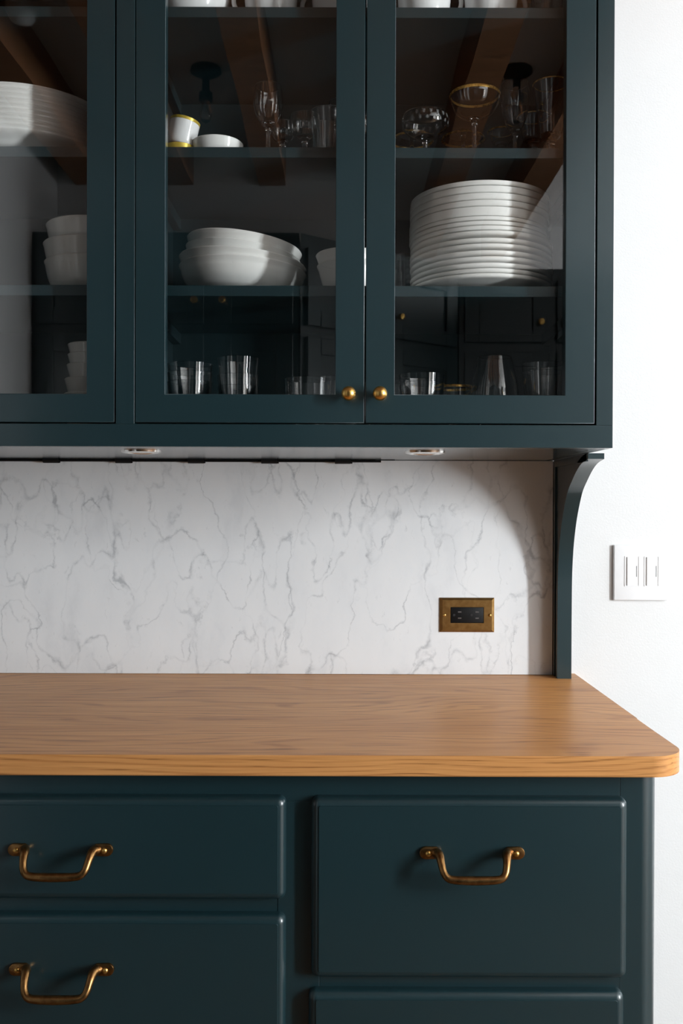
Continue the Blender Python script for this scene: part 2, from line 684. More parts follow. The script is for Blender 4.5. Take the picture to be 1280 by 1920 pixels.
# old beams under the ceiling
for k, (x0, x1) in enumerate(((-1.045, -0.925), (-0.69, -0.585), (-0.325, -0.222), (0.03, 0.13), (0.365, 0.47), (0.70, 0.81))):
    bm = bmesh.new()
    n = 14
    last = None
    y0, y1 = (-2.54 if x1 < 0.1 else YB), YW
    for i in range(n + 1):
        y = y0 + (y1 - y0) * i / n
        j = [random.uniform(-0.0028, 0.0028) for _ in range(4)]
        ring = [bm.verts.new((x0 + j[0] - (x0 + x1) / 2, y, 2.52 + j[2])), bm.verts.new((x1 + j[1] - (x0 + x1) / 2, y, 2.52 + j[3])),
                bm.verts.new((x1 + j[1] - (x0 + x1) / 2, y, ZT)), bm.verts.new((x0 + j[0] - (x0 + x1) / 2, y, ZT))]
        if last:
            for q in range(4):
                bm.faces.new((last[q], last[(q + 1) % 4], ring[(q + 1) % 4], ring[q]))
        else:
            bm.faces.new(ring)
        last = ring
    bm.faces.new(last)
    o = struct(link_mesh('ceiling_beam', bm, BEAM, loc=((x0 + x1) / 2, 0, 0)))
    o['label'] = 'rough old wooden ceiling beam, number %d from the left' % (k + 1)

# ------------------------------------------------------------------ marble splashback and painted wall fittings
XM = P(1036, 1100, D).x                   # right end of the slab
ZWT = PZ(1264.6, D)                       # worktop surface
ZM1 = PZ(862.5, D)                        # underside of the upper cabinet
m = box('marble_splashback', -1.2, XM, 0.0, YW - 0.001, ZWT + 0.0004, ZM1 - 0.0004, MARBLE, bevel=0.0008, seg=1)
tag(m, 'grey-veined white marble splashback slab between worktop and upper cabinet', 'splashback')

# ------------------------------------------------------------------ worktop of three oak boards
XW = P(1081.3, 1266, D).x
YF = -(0.6286)
ZW0 = ZWT - 0.0295
top = thing('oak_worktop', 'oiled oak worktop with a rounded right front corner on the green base cabinet', 'worktop', (0, 0, ZW0))
RC = 0.052
cuts = [YF, -0.393, -0.195, YW]
for k in range(3):
    bm = bmesh.new()
    ya, yb = cuts[k], cuts[k + 1]
    if k == 0:
        poly = [(-1.2, ya)]
        for i in range(13):
            a = -PI / 2 + (PI / 2) * i / 12
            poly.append((XW - RC + RC * math.cos(a), ya + RC + RC * math.sin(a)))
        poly += [(XW, yb), (-1.2, yb)]
    else:
        poly = [(-1.2, ya), (XW, ya), (XW, yb), (-1.2, yb)]
    A, B = add_prism(bm, poly, 'z', 0, ZWT - ZW0)
    if k == 0:
        es = [e for e in bm.edges if all(v in A for v in e.verts) or all(v in B for v in e.verts)]
        es = [e for e in es if not all(abs(v.co.y - yb) < 1e-5 for v in e.verts)]
        bmesh.ops.bevel(bm, geom=es, offset=0.0022, segments=3, profile=0.5, affect='EDGES')
    link_mesh('board', bm, OAK, top, smooth=40, weighted=True)

# ------------------------------------------------------------------ corbel under the cabinet's right end
XB0, XB1 = 0.4386, 0.4674
YBK = -0.030
prof_px = [(1133, 849), (1132.5, 860.5), (1120, 868.75), (1110, 882.5), (1100, 902.5), (1092.5, 920), (1087.5, 940), (1082.5, 965),
           (1078.75, 990), (1075.5, 1020), (1073.75, 1045), (1072.6, 1070), (1071.9, 1100), (1071.2, 1180), (1070.6, 1272)]
outline = []
for px, py in prof_px:
    r0 = ROT @ Vector(((px - 640) / F, -(py - 960) / F, -1.0))
    t = XB1 / r0.x
    outline.append((t * r0.y - D, ZC + r0.z * t))
outline[0] = (outline[1][0], ZM1)
outline[-1] = (outline[-2][0], ZWT)
# smooth the digitised curve
crv = [outline[0]] + [tuple(p) for p in smooth_path([(y, z, 0) for y, z in outline[1:-1]], 4)]
crv = [(p[0], p[1]) for p in crv] + [outline[-1]]
corbel = thing('corbel_bracket', 'dark green concave corbel bracket standing on the worktop beside the marble', 'bracket', ((XB0 + XB1) / 2, YW, ZWT))
cx, cy, cz = corbel.location
bm = bmesh.new()
poly = [(y - cy, z - cz) for y, z in crv] + [(0, 0), (0, ZM1 - ZWT)]
add_prism(bm, poly, 'x', XB0 + 0.003 - cx, XB1 - cx)
link_mesh('bracket_body', bm, GREEN, corbel, smooth=30, weighted=True)
# raised edge band on the inner face: frames a sunk panel
bm = bmesh.new()
wdt = 0.012
band_o = [(y - cy, z - cz) for y, z in crv]
band_i = []
for i in range(len(band_o)):
    a = Vector(band_o[max(i - 1, 0)])
    b = Vector(band_o[min(i + 1, len(band_o) - 1)])
    d = (b - a).normalized()
    q = Vector(band_o[i]) + Vector((-d.y, d.x)) * wdt
    band_i.append((min(q.x, -0.022), q.y))
band_i[0] = (band_o[0][0] + wdt, band_o[0][1])
for x_a, x_b in ((XB0 - cx, XB0 + 0.003 - cx),):
    for i in range(len(band_o) - 1):
        quad = [band_o[i], band_o[i + 1], band_i[i + 1], band_i[i]]
        A = [bm.verts.new((x_a, *q)) for q in quad]
        B = [bm.verts.new((x_b, *q)) for q in quad]
        bm.faces.new(A)
        bm.faces.new(B[::-1])
        for j in range(4):
            bm.faces.new((A[j], B[j], B[(j + 1) % 4], A[(j + 1) % 4]))
add_box(bm, XB0 - cx, XB0 + 0.003 - cx, -0.034, -0.022, 0, ZM1 - ZWT)
add_box(bm, XB0 - cx, XB0 + 0.003 - cx, band_i[0][0], -0.034, ZM1 - ZWT - 0.014, ZM1 - ZWT)
link_mesh('panel_moulding', bm, GREEN, corbel)

# ------------------------------------------------------------------ upper cabinet
DF = 1.515                                 # face frame plane, distance from lens
YFF = DF - D
XC1 = P(1148.3, 830, DF).x
ZB = PZ(838.4, DF)
ZR = PZ(796, DF)                            # top of the bottom rail
ZTOP = 2.30
XD = [PX(251.5, DF, 780), PX(217, DF, 780)]  # stile between the left and middle doors
XGAP = PX(684, DF, 700)
XST = PX(1117.5, DF, 790)                   # inner edge of the right stile
XSTL = XD[1] - 2 * (XGAP - XD[0]) - 0.0
XC0 = XSTL - (XC1 - XST)
cab = thing('glass_front_cabinet', 'dark green upper cabinet with glazed doors and brass ball knobs over the marble', 'cabinet', (0, YW, ZB))
ox, oy, oz = cab.location


def cbox(name, x0, x1, y0, y1, z0, z1, mat=GREEN, bevel=0.0005, seg=2, parent=cab):
    return box(name, x0, x1, y0, y1, z0, z1, mat, parent, bevel, seg, loc=(ox, oy, oz))


TF = 0.022                                  # face frame thickness
YI = YFF + TF
cbox('rail', XC0, XC1, YFF, YI, ZB, ZR, GREEN_H)
cbox('rail', XC0, XC1, YFF, YI, ZTOP - 0.06, ZTOP, GREEN_H)
cbox('stile', XST, XC1, YFF, YI, ZR, ZTOP - 0.06)
cbox('stile', XD[1], XD[0], YFF, YI, ZR, ZTOP - 0.06)
cbox('stile', XC0, XSTL, YFF, YI, ZR, ZTOP - 0.06)
cbox('side_panel', XC1 - 0.02, XC1, YI, YW, ZB, ZTOP)
cbox('side_panel', XC0, XC0 + 0.02, YI, YW, ZB, ZTOP)
XDV = (XD[0] + XD[1]) / 2
cbox('divider', XDV - 0.010, XDV + 0.010, YI, -0.042, ZB + 0.02, ZTOP - 0.02, GREEN_IN, 0)
ZDP = ZB + 0.026
ZDK = ZDP + 0.0004
cbox('bottom_panel', XC0 + 0.02, XC1 - 0.02, YI, YW - 0.0005, ZB, ZDP, GREEN_GLOSS, 0)
cbox('top_panel', XC0 + 0.02, XC1 - 0.02, YI, YW, ZTOP - 0.02, ZTOP, GREEN_H, 0)
YBI = -0.040
cbox('back_panel', XC0 + 0.02, XC1 - 0.02, YBI, YBI + 0.012, ZDK, ZTOP - 0.02, GREEN_IN, 0)
DS = 1.553                                  # shelf front edge
shelf_z = []
XIR = XC1 - 0.02
XIL = XDV + 0.010
for py0, py1 in ((535.5, 556), (276, 296), (13, 33)):
    za, zb = PZ(py1, DS), PZ(py0, DS)
    shelf_z.append(zb + 0.0004)
    for xa, xb in ((XIL, XIR), (XC0 + 0.02, XDV - 0.010)):
        cbox('shelf', xa + 0.0005, xb - 0.0005, DS - D, YBI, za, zb, GREEN_H, 0.001, 1)
    for xa in (XIL, XIR - 0.016, XC0 + 0.02, XDV - 0.026):
        cbox('shelf_cleat', xa, xa + 0.016, DS - D + 0.03, YBI, za - 0.022, za, GREEN_IN, 0.001, 1)

# doors: 3.5 mm reveal all round, glass let into a rebate
GAPW = 0.0013
YD0, YD1 = YFF + 0.0008, YFF + 0.021
ZD0, ZD1 = ZR + 0.0026, ZTOP - 0.063
ZG0 = PZ(739.5, DF)
SW = PX(162, DF, 700)
STW = PX(215, DF, 700) - SW                 # door stile width


def door(x0, x1, knob_side, gx0=None, gx1=None):
    gx0 = x0 + STW if gx0 is None else gx0
    gx1 = x1 - STW if gx1 is None else gx1
    zt = ZD1 - STW
    bm = bmesh.new()
    L = (ox, oy, oz)
    # stiles and rails mitred into one frame, arrises eased on the front
    xs4 = (x0 - L[0], gx0 - L[0], gx1 - L[0], x1 - L[0])
    zs4 = (ZD0 - L[2], ZG0 - L[2], zt - L[2], ZD1 - L[2])

    def ring(y):
        o = [bm.verts.new((xs4[i], y, zs4[j])) for i, j in ((0, 0), (3, 0), (3, 3), (0, 3))]
        n = [bm.verts.new((xs4[i], y, zs4[j])) for i, j in ((1, 1), (2, 1), (2, 2), (1, 2))]
        return o, n
    fo, fi = ring(YD0 - L[1])
    ro, ri = ring(YD1 - L[1])
    for i in range(4):
        j = (i + 1) % 4
        bm.faces.new((fo[i], fo[j], fi[j], fi[i]))
        bm.faces.new((ro[j], ro[i], ri[i], ri[j]))
        bm.faces.new((fo[j], fo[i], ro[i], ro[j]))
        bm.faces.new((fi[i], fi[j], ri[j], ri[i]))
    es = [e for e in bm.edges if all(v in fo for v in e.verts) or all(v in fi for v in e.verts)]
    bmesh.ops.bevel(bm, geom=es, offset=0.0011, segments=2, profile=0.5, affect='EDGES')
    d = link_mesh('door', bm, GREEN, cab, smooth=60, weighted=True)
    g = box('glass_pane', gx0 - 0.003, gx1 + 0.003, YD0 + 0.009, YD0 + 0.012, ZG0 - 0.003, zt + 0.003, PANE, None, 0, loc=L)
    g.location = (0, 0, 0)
    g.parent = d
    return d


def knob(d, px, py):
    c = P(px, py, 1.491)
    bm = bmesh.new()
    R = 0.0117
    pr = [(0.0, 0.0), (0.0065, 0.0), (0.0065, 0.0015), (0.0042, 0.003), (0.0040, 0.011)]
    z0 = 0.0205
    for i in range(1, 15):
        a = -PI / 2 + PI * i / 14
        if R * math.cos(a) < 0.0041 and a < 0:
            continue
        pr.append((max(R * math.cos(a), 0.0) if i < 14 else 0.0, z0 + R * math.sin(a)))
    add_lathe(bm, pr, 32)
    bmesh.ops.rotate(bm, verts=bm.verts, cent=(0, 0, 0), matrix=Matrix.Rotation(PI / 2, 3, 'X'))
    o = link_mesh('knob', bm, BRASS_BRIGHT, d, smooth=50)
    o.location = (c.x - ox, YD0 - oy, c.z - oz)


XK = 0.0013
door_m = door(XD[0] + GAPW, XGAP - XK, 1, PX(309.5, DF, 500), PX(629, DF, 500))
knob(door_m, 653.5, 737)
door_r = door(XGAP + XK, XST - 0.0026, 0, PX(740.5, DF, 500), PX(1060, DF, 500))
knob(door_r, 712.5, 737)
WD = XGAP - XD[0]
XLG = XD[1] - WD
door_l = door(XLG + XK, XD[1] - 0.0026, 0, None, PX(162, DF, 500))
knob(door_l, PX(0, 1) * 0 + 640 + (XLG + 0.024) * F / 1.491, 737)
door_ll = door(XSTL + GAPW, XLG - XK, 1)
knob(door_ll, 640 + (XLG - 0.024) * F / 1.491, 737)

# recessed puck lights under the cabinet
for px, lab in ((265, 'brushed nickel puck light under the cabinet, left of the two'), (796.5, 'brushed nickel puck light under the cabinet near the corbel, right of the two')):
    yl = -0.30
    dl = D + yl
    c = P(px, 848, dl)
    t = thing('puck_light', lab, 'light', (c.x, yl, ZB), 'puck lights under the cabinet')
    bm = bmesh.new()
    ring = [(0.0235, 0.0), (0.0245, -0.0022), (0.0285, -0.0045), (0.0345, -0.0030), (0.0355, 0.0)]
    add_lathe(bm, ring, 48, close=True)
    link_mesh('trim_ring', bm, CHROME, t, smooth=40)
    bm = bmesh.new()
    add_lathe(bm, [(0, -0.0002), (0.0234, -0.0002), (0.0234, -0.0030), (0.018, -0.0040), (0.0, -0.0044)], 40)
    link_mesh('lens', bm, FROST, t, smooth=40)

# black cable along the top of the marble with its clips
YCB = -0.010
dcb = D + YCB
bm = bmesh.new()
x_end = PX(714, dcb, 860)
zc_ = ZB - 0.0030
add_tube(bm, [(-1.1, YCB, zc_), (x_end, YCB, zc_)], 0.0026, 10)
cable = link_mesh('power_cord', bm, BLACK, smooth=40)
cable.name = 'cable'
tag(cable, 'thin black cable running under the cabinet along the top of the marble', 'cable')
bm = bmesh.new()
add_box(bm, x_end, PX(740, dcb, 860), YCB - 0.001, YCB + 0.001, ZB - 0.0016, ZB - 0.0002)
o = link_mesh('cord_end', bm, BLACK, None)
o.parent = cable
names = ['leftmost', 'second', 'third', 'fourth', 'fifth']
clip0 = None
for (pa, pb), nm in zip(((80, 113), (216, 248), (353, 384), (491, 521), (629, 659)), names):
    xa, xb = PX(pa, dcb - .006, 862), PX(pb, dcb - .006, 862)
    lab = '%s black cable clip%s holding the cord above the marble' % (nm, '' if nm == 'leftmost' else ' from the left')
    if clip0 is None:
        clip0 = thing('cable_clip', lab, 'clip', ((xa + xb) / 2, YCB, ZB), 'cable clips along the cord')
        h = (xb - xa) / 2
        bm = bmesh.new()
        pr = [(-0.0085, 0.0), (-0.0085, -0.0035)]
        for i in range(7):
            a = PI + PI * i / 6
            pr.append((0.0075 * math.cos(a) + 0.0, -0.0035 + 0.0052 * math.sin(a)))
        pr += [(0.0085, -0.0035), (0.0085, 0.0)]
        pr += [(0.0050, 0.0), (0.0050, -0.0030)]
        for i in range(5):
            a = -PI * i / 4
            pr.append((0.0032 * math.cos(a), -0.0030 + 0.0030 * math.sin(a)))
        pr += [(-0.0050, -0.0030), (-0.0050, 0.0)]
        add_prism(bm, pr, 'x', -h, h * 0.78)
        link_mesh('clip_body', bm, BLACK, clip0)
        bm = bmesh.new()
        add_box(bm, h * 0.78, h, -0.0070, -0.0045, -0.0085, -0.0055, 0.0006, 1)
        link_mesh('clip_tab', bm, BLACK, clip0)
    else:
        dup(clip0, ((xa + xb) / 2, YCB, ZB), lab)

# ------------------------------------------------------------------ base cabinet
DB = 1.333
YB0 = DB - D
XB_R = PX(1237, DB, 1480)
base = thing('base_cabinet', 'dark green base cabinet with brass-handled drawers under the oak worktop', 'cabinet', (0, YW, 0.0))
bx, by, bz = base.location
XBL = -1.17
RB = 0.027


def bbox(name, x0, x1, y0, y1, z0, z1, mat=GREEN, bevel=0.001, seg=2):
    return box(name, x0, x1, y0, y1, z0, z1, mat, base, bevel, seg, loc=(bx, by, bz))


# right corner post with a quarter-round arris
bm = bmesh.new()
xs = PX(1163, DB, 1500)
poly = [(xs - bx, YB0 + 0.03 - by), (xs - bx, YB0 - by)]
for i in range(11):
    a = -PI / 2 + (PI / 2) * i / 10
    poly.append((XB_R - RB + RB * math.cos(a) - bx, YB0 + RB + RB * math.sin(a) - by))
poly.append((XB_R - bx, YB0 + 0.03 - by))
add_prism(bm, poly, 'z', 0.0, ZW0)
link_mesh('corner_post', bm, GREEN, base, smooth=30, weighted=True)
bbox('side_panel', XB_R - 0.02, XB_R, YB0 + 0.03, YW, 0, ZW0, bevel=0)
bbox('side_panel', XBL, XBL + 0.02, YB0 + 0.03, YW, 0, ZW0, bevel=0)
DD = 1.315
dr_x = [(PX(-299, DD, 1600), PX(535, DD, 1600)), (PX(583, DD, 1650), PX(1178, DD, 1650))]
bbox('rail', XBL, xs - 0.0004, YB0, YB0 + 0.02, ZW0 - 0.045, ZW0, GREEN_H, 0.0006, 1)
bbox('stile', dr_x[0][1] - 0.012, dr_x[1][0] + 0.012, YB0, YB0 + 0.02, 0.09, ZW0 - 0.045)
bbox('stile', dr_x[0][0] - 0.05, dr_x[0][0] + 0.012, YB0, YB0 + 0.02, 0.09, ZW0 - 0.045)
bbox('stile', XBL, XBL + 0.05, YB0, YB0 + 0.02, 0.09, ZW0 - 0.045)
bbox('inner_panel', XBL + 0.02, XB_R - 0.02, YB0 + 0.021, YB0 + 0.035, 0.0, ZW0, GREEN_IN, 0)
bbox('toe_board', XBL, XB_R - 0.03, YB0, YB0 + 0.02, 0.0, 0.09, GREEN_H)


def drawer_front(x0, x1, z0, z1):
    """slab with rounded corners, a small step and a rolled-over edge"""
    bm = bmesh.new()
    T = -(DD - DB)
    steps = [(0.0, 0.0), (0.0, T * 0.42), (0.0012, T * 0.62), (0.0040, T * 0.83), (0.0080, T * 0.93), (0.0105, T * 0.945), (0.0110, T * 1.0), (0.0135, T * 1.0)]
    loops = []
    R0 = 0.0105
    ns = 7
    for ins, h in steps:
        lp = []
        R = max(R0 - ins * 0.72, 0.0015)
        for cxs, czs, a0 in ((1, 1, 0), (-1, 1, PI / 2), (-1, -1, PI), (1, -1, 3 * PI / 2)):
            ccx = (x1 - ins - R) if cxs > 0 else (x0 + ins + R)
            ccz = (z1 - ins - R) if czs > 0 else (z0 + ins + R)
            for i in range(ns):
                a = a0 + (PI / 2) * i / (ns - 1)
                lp.append(bm.verts.new((ccx + R * math.cos(a) - bx, YB0 - h - by, ccz + R * math.sin(a) - bz)))
        loops.append(lp)
    n = len(loops[0])
    for a, b in zip(loops, loops[1:]):
        for i in range(n):
            j = (i + 1) % n
            bm.faces.new((a[i], a[j], b[j], b[i]))
    bm.faces.new(loops[-1])
    bm.faces.new(loops[0][::-1])
    return link_mesh('drawer', bm, GREEN_H if (x1 - x0) / (z1 - z0) > 2.5 else GREEN, base, smooth=50, weighted=True)


def handle_mesh():
    """cast bail pull: two oval tabs with round-head screws and a dropped bar"""
    bm = bmesh.new()
    for s in (-1, 1):
        # tab: flat stadium plate
        poly = []
        rr = 0.0088
        for i in range(10):
            a = PI / 2 + PI * i / 9
            poly.append((-0.0655 + rr * math.cos(a), rr * math.sin(a)))
        poly += [(-0.050, -rr * 0.95), (-0.0455, -rr * 0.6), (-0.0455, rr * 0.6), (-0.050, rr * 0.95)]
        poly = [(x * -s, z) for x, z in poly]
        A, B = add_prism(bm, poly, 'y', 0.0, -0.0042)
        es = [e for e in bm.edges if all(v in B for v in e.verts)]
        bmesh.ops.bevel(bm, geom=es, offset=0.0013, segments=2, profile=0.5, affect='EDGES')
        # screw head
        b2 = [(0.0043, 0.0), (0.0041, 0.0014), (0.0028, 0.0027), (0.0, 0.0031)]
        pre = set(bm.verts)
        add_lathe(bm, b2, 16, mi=1)
        new = [v for v in bm.verts if v not in pre]
        bmesh.ops.rotate(bm, verts=new, cent=(0, 0, 0), matrix=Matrix.Rotation(PI / 2, 3, 'X'))
        bmesh.ops.translate(bm, verts=new, vec=(s * 0.0620, -0.0040, -0.0006))
    half = [(-0.0560, -0.0005, 0.0), (-0.0505, -0.0040, 0.0004), (-0.0472, -0.0130, 0.0000), (-0.0456, -0.0225, -0.0070), (-0.0428, -0.0300, -0.0175),
            (-0.0372, -0.0330, -0.0238), (-0.0280, -0.0338, -0.0258), (-0.0140, -0.0340, -0.0264)]
    rh = [0.0052, 0.0074, 0.0064, 0.0054, 0.0050, 0.0053, 0.0057, 0.0061]
    pts = half + [(0, -0.0340, -0.0266)] + [(-x, y, z) for x, y, z in half[::-1]]
    rad = rh + [0.0063] + rh[::-1]
    sp = smooth_path(pts, 4)
    sr = []
    for i in range(len(pts) - 1):
        for k in range(4):
            sr.append(rad[i] + (rad[i + 1] - rad[i]) * k / 4)
    sr.append(rad[-1])
    add_tube(bm, sp, sr, 14)
    return bm


hm = None


def put_handle(d, x, z):
    global hm
    if hm is None:
        o = link_mesh('drawer_handle', handle_mesh(), [BRASS, BRASS_BRIGHT], d, smooth=40)
        hm = o
    else:
        o = hm.copy()
        COL.objects.link(o)
        o.parent = d
    o.location = (x - bx, YB0 - (DB - DD) - by, z - bz)


def zz(py, px):
    return P(px, py, DD).z


for (x0, x1), rows, hx, hys in (
        (dr_x[1], ((zz(1498, 880), zz(1838, 880)), (zz(1862, 880), 0.32), (0.302, 0.11)), PX(885.2, DD - .004, 1597), (1597.5, 1925, None)),
        (dr_x[0], ((zz(1496, 300), zz(1690, 300)), (zz(1718, 300), 0.44), (0.422, 0.11)), PX(112.5, DD - .004, 1594), (1594, 1818, None))):
    for k, (zt, zb_) in enumerate(rows):
        s = -0.0035 if (k == 1 and x0 > -0.2) else 0.0
        d = drawer_front(x0 + s, x1 + s, zb_, zt)
        if k == 0:
            put_handle(d, hx, P(640, hys[0], DD).z)
        elif x0 < -0.2 and k == 1:
            put_handle(d, PX(114.5, DD - .004, 1818), P(640, hys[1], DD).z)
        else:
            put_handle(d, hx, zt - 0.055)
        if k < 2:
            bbox('rail', x0 + 0.0125, (xs - 0.0003) if x0 > -0.2 else x1 - 0.0125, YB0, YB0 + 0.02, rows[k + 1][0] - 0.012, zb_ + 0.012, GREEN_H, 0)
for zt, zb_ in ((0.848, 0.704), (0.683, 0.44), (0.422, 0.11)):
    x0, x1 = XBL + 0.045, dr_x[0][0] - 0.035
    d = drawer_front(x0, x1, zb_, zt)
    put_handle(d, (x0 + x1) / 2, zt - 0.055)

# ------------------------------------------------------------------ outlet and switches
d_out = D - 0.003
a, b = P(824, 1185, d_out), P(926.5, 1121, d_out)
t = thing('power_outlet', 'aged brass outlet plate with a black double socket on the marble', 'outlet', ((a.x + b.x) / 2, 0.0, (a.z + b.z) / 2))
hw, hh = (b.x - a.x) / 2, (b.z - a.z) / 2
iw, ih = 0.0345, 0.0165
bm = bmesh.new()
lo = [(hw, hh, 0.0), (hw, hh, 0.0020), (hw - 0.0055, hh - 0.0045, 0.0060), (iw, ih, 0.0062), (iw, ih, 0.0015)]
loops = [[bm.verts.new((sx * w_, -y, sz * h_)) for sx, sz in ((-1, -1), (1, -1), (1, 1), (-1, 1))] for w_, h_, y in lo]
for u, v in zip(loops, loops[1:]):
    for i in range(4):
        j = (i + 1) % 4
        bm.faces.new((u[i], u[j], v[j], v[i]))
link_mesh('cover_plate', bm, BRASS_PLATE, t)
bm = bmesh.new()
add_box(bm, -iw + 0.0004, iw - 0.0004, -0.0056, -0.0005, -ih + 0.0004, ih - 0.0004, 0.0012, 2)
link_mesh('socket_face', bm, BLACK, t, smooth=35)
for sx in (-1, 1):
    cx0 = sx * 0.0180 + 0.002
    for sz in (-1, 1):
        bm = bmesh.new()
        add_box(bm, cx0 - 0.003, cx0 + 0.004, -0.0060, -0.0050, sz * 0.0064 - 0.0012, sz * 0.0064 + 0.0012)
        link_mesh('contact_slot', bm, PRONG, t)
    bm = bmesh.new()
    add_tube(bm, [(cx0 - 0.011, -0.0050, 0), (cx0 - 0.011, -0.0060, 0)], 0.0026, 14)
    link_mesh('earth_hole', bm, BLACK_IRON, t)
    bm = bmesh.new()
    add_lathe(bm, [(0.0032, 0.0), (0.0030, 0.0012), (0.0018, 0.0022), (0, 0.0025)], 16)
    bmesh.ops.rotate(bm, verts=bm.verts, cent=(0, 0, 0), matrix=Matrix.Rotation(PI / 2, 3, 'X'))
    bmesh.ops.translate(bm, verts=bm.verts, vec=(sx * 0.0470, -0.0060, 0))
    link_mesh('screw', bm, BRASS_BRIGHT, t, smooth=50)

dsw = D + YW
a, b = P(1149.5, 1125.5, dsw - .005), P(1252, 1022, dsw - .005)
t = thing('light_switch', 'white double dimmer switch plate on the white wall right of the corbel', 'switch', ((a.x + b.x) / 2, YW, (a.z + b.z) / 2))
hw, hh = (b.x - a.x) / 2, (b.z - a.z) / 2
bm = bmesh.new()
add_box(bm, -hw, hw, -0.0075, 0, -hh, hh, 0.0022, 3)
link_mesh('cover_plate', bm, WHITE_PLASTIC, t, smooth=35)
for sx, x0_ in ((-1, -0.0345), (1, 0.0063)):
    # frame lip, rocker paddle, slider track
    bm = bmesh.new()
    w0, h0 = 0.0300, 0.0310
    for q in ((x0_, x0_ + w0, h0 - 0.0008, h0), (x0_, x0_ + w0, -h0, -h0 + 0.0008), (x0_, x0_ + 0.0008, -h0, h0), (x0_ + w0 - 0.0008, x0_ + w0, -h0, h0)):
        add_box(bm, q[0], q[1], -0.0084, -0.0070, q[2] + 0.003, q[3] + 0.003)
    link_mesh('switch_frame', bm, WHITE_PLASTIC, t)
    bm = bmesh.new()
    poly = [(x0_ + 0.0052, -0.0072), (x0_ + 0.0054, -0.0098), (x0_ + 0.0235, -0.0086), (x0_ + 0.0237, -0.0072)]
    add_prism(bm, poly, 'z', -h0 + 0.0045, h0 + 0.0015)
    link_mesh('rocker', bm, WHITE_PLASTIC, t)
    bm = bmesh.new()
    add_box(bm, x0_ + 0.0242, x0_ + 0.0258, -0.0086, -0.0070, -0.0085, 0.0145)
    link_mesh('dimmer_slider', bm, SLOT_GREY, t)


# ------------------------------------------------------------------ things behind the glass
ORD = ['topmost', 'second', 'third', 'fourth', 'fifth', 'sixth', 'seventh', 'eighth', 'ninth', 'tenth', 'eleventh', 'twelfth', 'thirteenth', 'fourteenth', 'fifteenth', 'sixteenth']


def nth(i, n):
    return 'topmost' if i == 0 else 'bottom' if i == n - 1 else '%s from the top' % ORD[i]


def zrim(py, d_near):
    return PZ(py, d_near)


def single(name, bm, mat, label, cat, loc, group=None, smooth=40, rot=None):
    o = link_mesh(name, bm, mat, loc=loc, smooth=smooth)
    if rot is not None:
        o.rotation_euler = rot
    return tag(o, label, cat, group)


def ceramic(prof, t, seg=64, foot=None):
    bm = bmesh.new()
    add_lathe(bm, vessel(prof, t), seg)
    return bm


# --- tall plate stack, right door
cx_, dc = 897, 1.6875
R = 0.1245
rims = [335.5, 345.8, 359.5, 372.8, 385, 403.5, 412.3, 421.2]
rims2 = [430.5, 444, 454.7, 468, 479, 491, 501.4, 510.5]
p_hi = [(0.072, 0.0), (0.075, 0.0010), (0.100, 0.0018), (0.116, 0.0025), (0.1220, 0.0030), (0.1246, 0.0036), (0.1258, 0.0047), (0.1262, 0.0065), (0.1263, 0.0095), (0.1263, 0.0128)]
p_lo = smooth_prof([(0.070, 0.0), (0.073, 0.0014), (0.083, 0.0050), (0.092, 0.0095), (0.110, 0.0130), (0.126, 0.0165)], 5) + [(0.1290, 0.0175), (0.1303, 0.0190), (0.1306, 0.0212), (0.1303, 0.0228)]
p_hi = [(r * 0.985, z) for r, z in p_hi]
p_lo = [(r * 0.975, z) for r, z in p_lo]
c = P(cx_, 480, dc)
n_all = len(rims) + len(rims2)
allr = rims + rims2
first = {}
for i, py in enumerate(allr):
    hi = i < len(rims)
    pitch = ((allr[i + 1] if i + 1 < n_all else 518) - py) * (dc - 0.125) / F
    if hi:
        H = pitch + 0.0015
        k = (H - 0.0034) / 0.0094
        pr = [(r, z if z <= 0.0036 else 0.0036 + (z - 0.0036) * k) for r, z in p_hi]
        dr = random.uniform(-0.0007, 0.0007)
        pr = [(r + dr, z) for r, z in pr]
    else:
        pr = p_lo
    R_ = pr[-1][0]
    z = zrim(py, dc - R_) - pr[-1][1] - 0.0008
    if i == n_all - 1:
        z = shelf_z[0]
    jx, jy = random.uniform(-.0012, .0012), random.uniform(-.0008, .0008)
    lab = ('%s white %s plate in the tall stack behind the right glass door' % (nth(i, n_all), 'upright-edged' if hi else 'broad-rimmed'))
    loc = (c.x + (0.0 if hi else 0.004) + jx, c.y + jy, z)
    if hi or 'l' not in first:
        first['h' if hi else 'l'] = single('dinner_plate', ceramic(pr, 0.0022 if hi else 0.0028, 96), PORCELAIN, lab, 'plate', loc, 'plates in the tall right stack')
    else:
        dup(first['l'], loc, lab)

# --- soup plates, left door, middle shelf
pr = smooth_prof([(0.062, 0.0), (0.066, 0.0018), (0.092, 0.0060), (0.120, 0.0150), (0.132, 0.0235), (0.1425, 0.0300), (0.1474, 0.0345), (0.1482, 0.0376), (0.1500, 0.0405)], 5)
dc = 1.7120
c = P(50, 200, dc)
rims = [155.3, 168.2, 179.9, 191.0, 202.2, 212.4, 222.6, 232.3, 242]
f0 = None
for i, py in enumerate(rims):
    z_top = zrim(rims[0], dc - 0.1495) - pr[-1][1] - 0.0008
    z = shelf_z[1] + (z_top - shelf_z[1]) * (8 - i) / 8
    lab = '%s white shallow bowl in the wide stack behind the left glass door' % nth(i, len(rims))
    loc = (c.x + random.uniform(-.0007, .0007), c.y + random.uniform(-.0005, .0005), z)
    if f0 is None:
        f0 = single('soup_plate', ceramic(pr, 0.0019, 96), PORCELAIN, lab, 'plate', loc, 'shallow bowls in the left stack')
    else:
        dup(f0, loc, lab)

